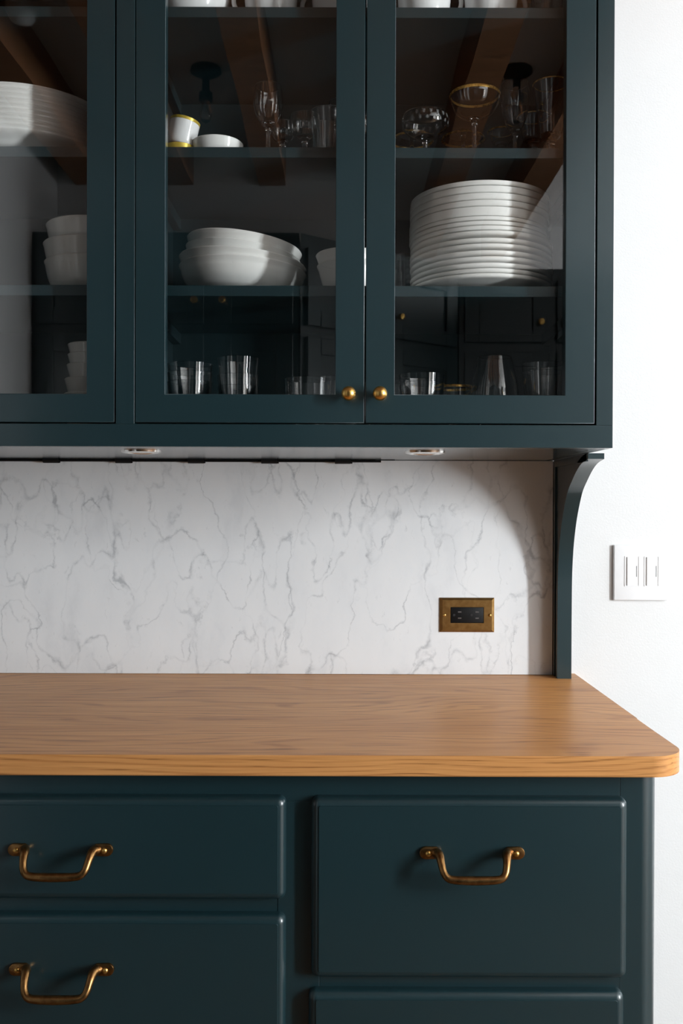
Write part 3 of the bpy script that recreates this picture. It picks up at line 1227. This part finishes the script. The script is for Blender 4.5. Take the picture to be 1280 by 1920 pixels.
# --- cereal bowls, left door, lower shelf
pr = smooth_prof([(0.045, 0.0), (0.052, 0.002), (0.066, 0.014), (0.0740, 0.034), (0.0778, 0.052), (0.0795, 0.064), (0.0815, 0.072)], 5)
pr = [(r * 0.975, z * 0.79) for r, z in pr]
dc = 1.652
c = P(169.5, 480, dc)
f0 = None
for i, py in enumerate((404, 440, 478)):
    z = zrim(py, dc - 0.081) - 0.0578
    if i == 2:
        z = shelf_z[0]
    lab = '%s white cereal bowl of three behind the left glass door' % ('topmost', 'middle', 'bottom')[i]
    loc = (c.x + (0.004, -0.001, 0.001)[i], c.y, z)
    if f0 is None:
        f0 = single('cereal_bowl', ceramic(pr, 0.0028, 64), PORCELAIN, lab, 'bowl', loc, 'cereal bowls behind the left door')
    else:
        dup(f0, loc, lab)

# --- ramekins, left door, cabinet floor
pr = smooth_prof([(0.022, 0.0), (0.0265, 0.002), (0.0315, 0.013), (0.0355, 0.027), (0.0392, 0.041)], 5)
dc = 1.64
f0 = None
for i, (px, py) in enumerate(((170, 642), (170, 661), (168, 681), (164, 708), (163, 736), (163, 0))):
    c = P(px, 700, dc)
    z = zrim(py, dc - 0.039) - 0.0415 if i < 5 else ZDK
    lab = '%s small white ramekin of the pile behind the left door' % nth(i, 6)
    loc = (c.x, c.y, z)
    if f0 is None:
        f0 = single('ramekin', ceramic(pr, 0.0024, 48), PORCELAIN, lab, 'bowl', loc, 'ramekins behind the left door')
    else:
        dup(f0, loc, lab)

# --- serving bowls, middle door, lower shelf
big = smooth_prof([(0.050, 0.0), (0.057, 0.0015), (0.084, 0.0095), (0.100, 0.0220), (0.1080, 0.0355), (0.1110, 0.0450), (0.1145, 0.0520)], 5)
sml = smooth_prof([(0.045, 0.0), (0.050, 0.002), (0.074, 0.013), (0.091, 0.029), (0.0985, 0.044), (0.1010, 0.054), (0.1038, 0.062)], 5)
dc = 1.685
spec = [('big', 455, 488.0, 0.050), ('big', 455.5, 463.0, 0.080), ('sml', 456.5, 448.0, 0.124), ('sml', 458.8, 431.0, 0.126)]
labs = ['bottom large white serving bowl of the tilted stack behind the middle door', 'second large white serving bowl from the bottom of the tilted stack',
        'smaller white bowl nested just under the topmost bowl of the tilted stack', 'topmost smaller white bowl of the tilted stack behind the middle door']
f0 = {}
for i, (k, px, py, tilt) in enumerate(spec):
    pr = big if k == 'big' else sml
    Rr, H = pr[-1]
    c = P(px, 480, dc)
    zr = zrim(py, dc - Rr)                  # height of the rim centre
    # pivot about the rim centre
    off = Matrix.Rotation(tilt, 3, 'Y') @ Vector((0, 0, -H - 0.001))
    loc = (c.x + off.x, c.y, zr + off.z)
    if i == 0:
        loc = (c.x - 0.002, c.y, shelf_z[0] + math.sin(tilt) * 0.05)
    if k not in f0:
        f0[k] = single('serving_bowl', ceramic(pr, 0.0028, 80), PORCELAIN, labs[i], 'bowl', loc, 'white serving bowls in a tilted stack', rot=(0, tilt, 0))
    else:
        dup(f0[k], loc, labs[i], rot=(0, tilt, 0))

# --- two small bowls behind the meeting stiles
pr = smooth_prof([(0.030, 0.0), (0.034, 0.002), (0.046, 0.016), (0.052, 0.036), (0.0556, 0.050), (0.0585, 0.058)], 5)
pr = [(r, z * 0.9) for r, z in pr]
dc = 1.64
f0 = None
for i, (py, dx) in enumerate(((463, 0.0), (485, 0.002))):
    c = P(654, 500, dc)
    z = zrim(py, dc - 0.0585) - 0.0532
    if i:
        z = shelf_z[0]
    lab = ('upper', 'lower')[i] + ' small white bowl half hidden behind the meeting door stiles'
    if f0 is None:
        f0 = single('small_bowl', ceramic(pr, 0.0026, 64), PORCELAIN, lab, 'bowl', (c.x + dx, c.y, z), 'small bowls behind the door stiles')
    else:
        dup(f0, (c.x + dx, c.y, z), lab)


# --- glassware
def tumbler_bm(r0, r1, h, t=0.0014, base=0.006, seg=48, flute=None):
    pr = [(r0 - 0.002, 0.0), (r0, 0.0015), (r0 + (r1 - r0) * 0.25, h * 0.25), (r0 + (r1 - r0) * 0.5, h * 0.5), (r0 + (r1 - r0) * 0.75, h * 0.75), (r1, h)]
    bm = bmesh.new()
    add_lathe(bm, vessel(pr, t, base), seg, flute=flute)
    return bm


def tumbler_stack(px, dc, rims, r0, r1, zfloor, what, grp, mat=GLASS, t=0.0011):
    """nested tumblers; rims are listed from the top one down"""
    c = P(px, 700, dc)
    h = zrim(rims[-1], dc - r1) - zfloor - 0.0005
    proto = None
    n = len(rims)
    for i, py in enumerate(rims):
        z = zrim(py, dc - r1) - h if i < n - 1 else zfloor
        pos = '' if n == 1 else ('upper ' if i == 0 and n == 2 else 'lower ' if n == 2 else ('top ', 'middle ', 'bottom ')[i])
        lab = pos + what
        loc = (c.x, c.y, z)
        if proto is None:
            proto = single('tumbler', tumbler_bm(r0, r1, h, t), mat, lab, 'glass', loc, grp)
        else:
            dup(proto, loc, lab)


tumbler_stack(356, 1.630, (678, 695, 712), 0.0285, 0.0390, ZDK, 'clear tumbler in the leftmost glass stack on the cabinet floor', 'tumblers on the cabinet floor')
tumbler_stack(446, 1.630, (667, 700, 721), 0.0275, 0.0362, ZDK, 'clear tumbler in the taller glass stack right of the leftmost one', 'tumblers on the cabinet floor')
tumbler_stack(577, 1.625, (705.5,), 0.036, 0.0420, ZDK, 'wide clear tumbler on the cabinet floor left of the door knob', 'tumblers on the cabinet floor')
tumbler_stack(619, 1.715, (704,), 0.027, 0.0345, ZDK, 'clear tumbler half hidden behind the wide one near the knob', 'tumblers on the cabinet floor')
tumbler_stack(677, 1.610, (707,), 0.024, 0.0290, ZDK, 'clear tumbler glimpsed through the gap between the two doors', 'tumblers on the cabinet floor')
tumbler_stack(790, 1.630, (697, 713), 0.0285, 0.0400, ZDK, 'clear tumbler on the cabinet floor at the left of the right door', 'tumblers on the cabinet floor')
tumbler_stack(1019, 1.630, (676, 691), 0.0245, 0.0378, ZDK, 'tall clear tumbler on the cabinet floor at the far right', 'tumblers on the cabinet floor')
tumbler_stack(748, 1.705, (712,), 0.024, 0.030, ZDK, 'clear tumbler tucked behind the left edge of the right door', 'tumblers on the cabinet floor')
tumbler_stack(757, 1.750, (474.5, 499), 0.021, 0.0275, shelf_z[0], 'dark cut tumbler standing left of the tall plate stack', 'dark tumblers beside the plates', GLASS_DARK, 0.0016)


def goblet(name, label, px, dc, zfloor, ztop, zbowl, rim, rmax, foot, bowl, stem_r=0.0038, grp='stemware on the upper shelf', t=0.0016, gold=0.0, band=None, seg=56, etched=None, cat='wine glass'):
    """bowl: list of (fraction of rmax, fraction of bowl height) from bottom to rim"""
    H = ztop - zfloor
    hb = zbowl - zfloor
    c = P(px, 250, dc)
    T = thing(name, label, cat, (c.x, c.y, zfloor), grp)
    out = smooth_prof([(stem_r * 1.5, hb)] + [(rmax * a, hb + (H - hb) * b) for a, b in bowl], 6)
    inner = offset_in(out, t)
    fl = hb + (H - hb) * 0.10
    inner = [(r, z) for r, z in inner if z > fl and r > 0.002]
    lip = ((out[-1][0] + inner[-1][0]) / 2, out[-1][1] + 0.0004)
    pts = [(0, 0.0), (foot * 0.96, 0.0), (foot, 0.0010), (foot * 0.96, 0.0020), (foot * 0.5, 0.0036), (stem_r * 1.6, 0.0075), (stem_r, 0.0150)]
    if hb > 0.03:
        pts += [(stem_r * 0.95, hb * 0.55), (stem_r, hb - 0.010), (stem_r * 1.25, hb - 0.003)]
    pts += out + [lip] + inner[::-1] + [(0, fl)]
    bm = bmesh.new()
    add_lathe(bm, pts, seg)
    link_mesh('glass_body', bm, GLASS, T, smooth=60)
    if gold:
        r1, z1 = out[-1]
        r2, z2 = out[-3]
        k = (r2 - r1) / (z2 - z1)
        bm = bmesh.new()
        zz0 = z1 - gold
        add_lathe(bm, [(r1 + k * (zz0 - z1) + 0.0003, zz0), (r1 + 0.0003, z1), (r1 - 0.0003, z1 + 0.0007), (r1 - t - 0.0002, z1), (r1 + k * (zz0 - z1) - t - 0.0003, zz0)], seg, close=True)
        g = link_mesh('gold_rim', bm, GOLD, T, smooth=50)
        g['label'] = 'gold rim band'
    if etched:
        f0_, f1_ = etched
        ring = [(r + 0.0003, z) for r, z in out if hb + (H - hb) * f0_ <= z <= hb + (H - hb) * f1_]
        bm = bmesh.new()
        add_lathe(bm, ring + [(r + 0.0002, z) for r, z in ring[::-1]], seg, close=True)
        g = link_mesh('etched_band', bm, ETCHED, T, smooth=60)
        g['label'] = 'etched leaf band'
    return T


Z2 = shelf_z[1]
TULIP = [(0.45, 0.08), (0.80, 0.26), (0.97, 0.48), (1.0, 0.62), (0.96, 0.82), (0.89, 1.0)]
CUP = [(0.40, 0.05), (0.74, 0.18), (0.95, 0.42), (1.0, 0.66), (0.98, 0.85), (0.95, 1.0)]
COUPE = [(0.35, 0.05), (0.72, 0.22), (0.95, 0.48), (1.0, 0.72), (0.97, 0.88), (0.93, 1.0)]
VEE = [(0.24, 0.06), (0.56, 0.20), (0.82, 0.42), (0.93, 0.62), (0.98, 0.82), (1.0, 1.0)]
FLUTE = [(0.30, 0.05), (0.60, 0.18), (0.86, 0.40), (0.97, 0.62), (1.0, 0.80), (0.97, 1.0)]
PILS = [(0.50, 0.04), (0.66, 0.14), (0.74, 0.35), (0.81, 0.58), (0.90, 0.80), (1.0, 1.0)]


def zt_(py, dc, r):
    return zrim(py, dc - r)


goblet('wine_glass', 'clear wine glass standing left of the tumblers on the upper shelf', 502.5, 1.630, Z2, zt_(151, 1.630, .023), PZ(240, 1.630), 0.023, 0.0260, 0.024, TULIP, 0.0042)
goblet('wine_glass', 'small low clear glass just right of the tall wine glass', 530, 1.700, Z2, zt_(224, 1.700, .02), PZ(268, 1.700), 0.020, 0.0230, 0.018, CUP, 0.005)
goblet('wine_glass', 'round clear goblet between the wine glass and the cut tumbler', 571, 1.650, Z2, zt_(206.5, 1.650, .025), PZ(262, 1.650), 0.025, 0.0262, 0.020, CUP, 0.005)
goblet('wine_glass', 'tall clear glass behind the cut tumbler, only its rim showing', 641, 1.755, Z2, zt_(180.5, 1.755, .025), PZ(240, 1.755), 0.0245, 0.0275, 0.024, TULIP, 0.004)
goblet('wine_glass', 'clear goblet glimpsed through the gap between the doors on the upper shelf', 672, 1.620, Z2, zt_(213, 1.620, .028), PZ(258, 1.620), 0.0275, 0.0280, 0.022, CUP, 0.005)
# cut tumbler: vertical flutes cut into its wall
c = P(617, 250, 1.620)
h = zrim(196.5, 1.620 - 0.0345) - Z2


def fl(r, z, a, j):
    if 0.1 * h < z < 0.72 * h and j < 8:
        return r * (1 + 0.022 * abs(math.sin(a * 12)) - 0.012)
    return r


bm = bmesh.new()
pr = [(0.0245, 0.0), (0.0262, 0.0015), (0.0270, h * 0.10), (0.0280, h * 0.22), (0.0298, h * 0.45), (0.0315, h * 0.66), (0.0323, h * 0.74), (0.0345, h)]
add_lathe(bm, vessel(pr, 0.0022, 0.010), 96, flute=fl)
single('cut_tumbler', bm, GLASS, 'cut glass tumbler with vertical flutes beside the middle door stile', 'glass', (c.x, c.y, Z2), 'stemware on the upper shelf', smooth=25)

goblet('coupe_glass', 'low etched coupe glass at the left of the right door', 797, 1.630, Z2, zt_(198, 1.630, .039), PZ(262, 1.630), 0.039, 0.0412, 0.030, COUPE, 0.0045, etched=(0.52, 0.92), cat='coupe glass')
goblet('coupe_glass', 'tall coupe glass with a wide gold rim on the upper right shelf', 889.5, 1.650, Z2, zt_(156, 1.650, .0445), PZ(226, 1.650), 0.0445, 0.0447, 0.032, VEE, 0.0046, gold=0.0042, cat='coupe glass')
goblet('champagne_flute', 'clear champagne flute right of the gold-rimmed coupe', 965, 1.695, Z2, zt_(145.5, 1.695, .025), PZ(253, 1.695), 0.0250, 0.0258, 0.026, FLUTE, 0.0040, cat='flute')
goblet('pilsner_glass', 'footed tall glass with a thin gold rim at the far right', 1032, 1.655, Z2, zt_(141.5, 1.655, .031), PZ(262, 1.655), 0.031, 0.0315, 0.024, PILS, 0.0075, gold=0.0011, cat='glass')
goblet('coupe_glass', 'gold-rimmed coupe in the back row behind the etched coupe', 772, 1.780, Z2, zt_(246, 1.780, .040), PZ(262, 1.780) + 0.012, 0.040, 0.0402, 0.028, VEE, 0.0044, gold=0.003, cat='coupe glass')
goblet('coupe_glass', 'gold-rimmed coupe in the back row behind the tall gold coupe', 868, 1.795, Z2, zt_(243, 1.795, .040), PZ(262, 1.795) + 0.012, 0.040, 0.0402, 0.028, VEE, 0.0044, gold=0.003, cat='coupe glass')
goblet('pilsner_glass', 'thin gold-rimmed glass in the back row between flute and far right glass', 1000, 1.785, Z2, zt_(207, 1.785, .030), PZ(268, 1.785), 0.030, 0.0305, 0.022, PILS, 0.0075, gold=0.0010, cat='glass')
goblet('pilsner_glass', 'shorter gold-rimmed glass in the back row right behind the flute', 940, 1.785, Z2, zt_(236, 1.785, .026), PZ(270, 1.785), 0.026, 0.0265, 0.020, PILS, 0.0075, gold=0.0010, cat='glass')
# cabinet floor: stemless glass and a gold-rimmed glass behind
goblet('stemless_glass', 'big stemless wine glass on the cabinet floor behind the right door', 929, 1.635, ZDK, zt_(664, 1.635, .028), ZDK + 0.010, 0.028, 0.0415, 0.020,
       [(0.60, 0.04), (0.90, 0.22), (1.0, 0.42), (0.96, 0.62), (0.82, 0.84), (0.70, 1.0)], 0.012, grp='glasses on the cabinet floor', cat='glass')
goblet('stemless_glass', 'low gold-rimmed glass behind the tumblers on the cabinet floor', 852, 1.760, ZDK, zt_(720, 1.760, .036), ZDK + 0.010, 0.036, 0.0365, 0.022,
       [(0.60, 0.05), (0.80, 0.25), (0.92, 0.55), (0.97, 0.80), (1.0, 1.0)], 0.012, grp='glasses on the cabinet floor', gold=0.004, cat='glass')


# --- cups
def handle_loop(bm, x0, z0, w_, h_, r, ang=0.0):
    pts = []
    for i in range(15):
        a = PI / 2 - PI * i / 14
        pts.append((x0 + w_ * math.cos(a), 0, z0 + h_ * math.sin(a)))
    pre = set(bm.verts)
    add_tube(bm, pts, r, 10)
    new = [v for v in bm.verts if v not in pre]
    bmesh.ops.rotate(bm, verts=new, cent=(0, 0, 0), matrix=Matrix.Rotation(ang, 3, 'Z'))


def cup(name, label, px, py, dc, zfloor, prof, t, mat, grp, hand=None, gold=None, hand_mat=None, cat='cup'):
    c = P(px, py, dc)
    T = thing(name, label, cat, (c.x, c.y, zfloor), grp)
    bm = bmesh.new()
    add_lathe(bm, vessel(prof, t), 56)
    link_mesh('cup_body', bm, mat, T, smooth=45)
    if gold:
        r1, z1 = prof[-1]
        r2, z2 = prof[-2]
        k = (r1 - r2) / (z1 - z2) if z1 != z2 else 0
        bm = bmesh.new()
        zz0 = z1 - gold
        add_lathe(bm, [(r1 - k * gold + 0.0004, zz0), (r1 + 0.0004, z1), (r1 - t / 2, z1 + t * 0.5), (r1 - t - 0.0004, z1), (r1 - k * gold - t - 0.0004, zz0)], 56, close=True)
        g = link_mesh('gold_band', bm, YELLOW_GOLD, T, smooth=45)
        g['label'] = 'gold band at the rim'
    if hand:
        x0, z0, w_, h_, r, ang = hand
        bm = bmesh.new()
        handle_loop(bm, x0, z0, w_, h_, r, ang)
        link_mesh('cup_handle', bm, hand_mat or mat, T, smooth=60)
    return T


gc = 'cups at the left of the upper shelf'
cyl = [(0.0215, 0.0), (0.0235, 0.002), (0.0245, 0.008), (0.0252, 0.022), (0.0256, 0.036), (0.0258, 0.044)]
low = [(0.017, 0.0), (0.020, 0.002), (0.0245, 0.010), (0.0262, 0.022), (0.0268, 0.029)]
low = [(r, z * 0.86) for r, z in low]
z_low_top = Z2 + 0.0262
cup('small_cup', 'small gold-banded cup on the shelf under the tilted white cup', 336, 265, 1.625, Z2, low, 0.002, PORC_WHITE, gc, None, 0.008)
cup('small_cup', 'small white cup with a yellow-gold band stacked on another cup', 338, 240, 1.625, z_low_top + 0.002, cyl, 0.002, PORC_WHITE, gc, None, 0.0045).rotation_euler = (0, 0.2, 0)
cup('small_cup', 'second gold-banded cup behind, peeking out right of the stacked cups', 350, 255, 1.705, Z2, [(r * 1.0, z * 1.55) for r, z in cyl], 0.002, PORC_WHITE, gc, None, 0.004)
cup('tea_cup', 'low wide ivory cup with a small handle beside the gold-banded cups', 407, 265, 1.635, Z2,
    smooth_prof([(0.024, 0.0), (0.027, 0.0015), (0.0375, 0.010), (0.0430, 0.022), (0.0455, 0.0345)], 4), 0.0022, PORCELAIN, gc, (0.042, 0.018, 0.0135, 0.010, 0.0024, 0.0))
Z3 = shelf_z[2]
gt = 'white cups and bowls on the top shelf'
bowlp = smooth_prof([(0.032, 0.0), (0.036, 0.002), (0.052, 0.020), (0.0635, 0.050), (0.067, 0.078)], 4)
cupp = smooth_prof([(0.030, 0.0), (0.034, 0.002), (0.0415, 0.018), (0.0455, 0.045), (0.0475, 0.085)], 4)
hand = (0.043, 0.048, 0.022, 0.024, 0.0042)
cup('breakfast_bowl', 'white footless bowl at the left end of the top shelf', 362, 5, 1.635, Z3, bowlp, 0.003, PORC_WHITE, gt, cat='bowl')
cup('breakfast_cup', 'white cup on the top shelf, its handle turned left to the bowl', 508, 5, 1.625, Z3, cupp, 0.003, PORC_WHITE, gt, (*hand, PI))
cup('breakfast_cup', 'white cup on the top shelf with its handle near the middle stile', 634, 5, 1.630, Z3, cupp, 0.003, PORC_WHITE, gt, (*hand, PI * 0.93))
cup('breakfast_cup', 'white cup on the top shelf leftmost behind the right door', 795, 5, 1.625, Z3, cupp, 0.003, PORC_WHITE, gt, (*hand, 0.06), None)
cup('breakfast_cup', 'white cup on the top shelf rightmost behind the right door', 920, 5, 1.625, Z3, cupp, 0.003, PORC_WHITE, gt, (*hand, 0.25), None)
tumbler_stack(1022, 1.650, (-62,), 0.024, 0.030, Z3, 'clear tumbler at the right end of the top shelf', 'glasses on the top shelf')

# ------------------------------------------------------------------ across the room (seen mirrored in the door glass)
def face_unit(name, label, p0, p1, depth, z_split, knobs, z0=0.0, z1=2.246):
    """run of tall cupboards from p0 to p1 (plan points), doors on the front"""
    a, b = Vector((*p0, 0)), Vector((*p1, 0))
    L = (b - a).length
    ang = math.atan2(b.y - a.y, b.x - a.x)
    T = thing(name, label, 'cupboard', (a.x, a.y, 0), 'tall cupboards across the room', rot=(0, 0, ang))
    inv = Matrix.Rotation(-ang, 3, 'Z')
    bm = bmesh.new()
    poly = [tuple((inv @ (Vector((x, y, 0)) - a)).xy) for x, y in ((a.x, a.y), (b.x, b.y), (b.x, depth), (a.x, depth))]
    add_prism(bm, poly, 'z', z0, z1)
    link_mesh('carcass', bm, GREEN, T)
    n = len(knobs)
    wd = L / n
    for i, side in enumerate(knobs):
        for za, zb in ((0.10, z_split - 0.02), (z_split + 0.02, z1 - 0.05)):
            upper = za > 1
            bm = bmesh.new()
            x0, x1 = i * wd + 0.02, (i + 1) * wd - 0.02
            st = 0.06
            for q in ((x0, x0 + st, za, zb), (x1 - st, x1, za, zb), (x0 + st, x1 - st, za, za + st), (x0 + st, x1 - st, zb - st, zb)):
                add_box(bm, q[0], q[1], 0.0, 0.018, q[2], q[3], 0.002, 1)
            add_box(bm, x0 + st, x1 - st, 0.0, 0.008, za + st, zb - st)
            d = link_mesh('door', bm, GREEN, T)
            if side and upper:
                kx = x0 + 0.03 if side < 0 else x1 - 0.03
                kz = za + 0.08 if za > 1 else zb - 0.08
                bm = bmesh.new()
                add_lathe(bm, [(0.0, 0.0), (0.005, 0.0), (0.005, 0.012), (0.0125, 0.018), (0.0145, 0.026), (0.0125, 0.034), (0.0, 0.039)], 20)
                bmesh.ops.rotate(bm, verts=bm.verts, cent=(0, 0, 0), matrix=Matrix.Rotation(-PI / 2, 3, 'X'))
                k = link_mesh('knob', bm, BRASS_BRIGHT, d, smooth=50)
                k.location = (kx, 0.018, kz)
    return T





def cupboards(name, label, p_left, p_right, depth, n, split):
    # plan points as one looks at the fronts from the camera's side of the room, fronts face +y
    return face_unit(name, label, p_left, p_right, depth, split, n)


cupboards('tall_cupboard', 'dark green cupboards across the room mirrored behind the serving bowls', (-1.115, -2.236), (-0.156, -2.236), -3.2, (0, 1, -1), 1.895)
cupboards('tall_cupboard', 'angled dark green corner cupboard across the room', (-0.150, -2.240), (0.478, -2.728), -3.2, (0, -1), 1.895)
cupboards('tall_cupboard', 'unseen dark green cupboard end added at the window side to block light', (1.25, -2.30), (1.55, -2.30), -3.2, (0,), 1.92)  # unseen unit added to keep window light off the angled corner cupboard
cupboards('tall_cupboard', 'dark green cupboards far right across the room mirrored behind the tall plates', (0.485, -2.736), (1.245, -2.736), -3.2, (1, -1), 1.92)

for px, lab in ((384, 'black iron ceiling lamp mirrored in the middle door glass'), (965, 'black iron ceiling lamp mirrored in the right door glass')):
    dv = 3.03
    x = (px - 640) * dv / F
    y = 2 * (DF + 0.012 - D) - (dv - D)
    T = thing('ceiling_lamp', lab, 'lamp', (x, y, ZT), 'ceiling lamps')
    bm = bmesh.new()
    add_lathe(bm, [(0, 0), (0.048, 0), (0.050, -0.012), (0.030, -0.024), (0.012, -0.030), (0.012, -0.075), (0.022, -0.080), (0.022, -0.105), (0, -0.106)], 32)
    link_mesh('lamp_base', bm, BLACK_IRON, T, smooth=40)
    bm = bmesh.new()
    add_lathe(bm, [(0, -0.106), (0.013, -0.107), (0.018, -0.130), (0.021, -0.150), (0.014, -0.170), (0, -0.178)], 24)
    link_mesh('bulb', bm, GLASS, T, smooth=60)
dv = 2.5
x = (40 - 640) * dv / F
T = thing('ceiling_lamp', 'white glass dome ceiling lamp mirrored at the top of the left door', 'lamp', (x, 2 * (DF + 0.012 - D) - (dv - D), ZT), 'ceiling lamps')
bm = bmesh.new()
add_lathe(bm, [(0, 0), (0.05, 0), (0.05, -0.02), (0.018, -0.03), (0.018, -0.05), (0, -0.05)], 24)
link_mesh('lamp_base', bm, BLACK_IRON, T, smooth=40)
bm = bmesh.new()
add_lathe(bm, [(0, -0.05), (0.03, -0.05), (0.042, -0.07), (0.042, -0.10), (0.030, -0.122), (0, -0.130)], 32)
link_mesh('lamp_shade', bm, FROST, T, smooth=60)
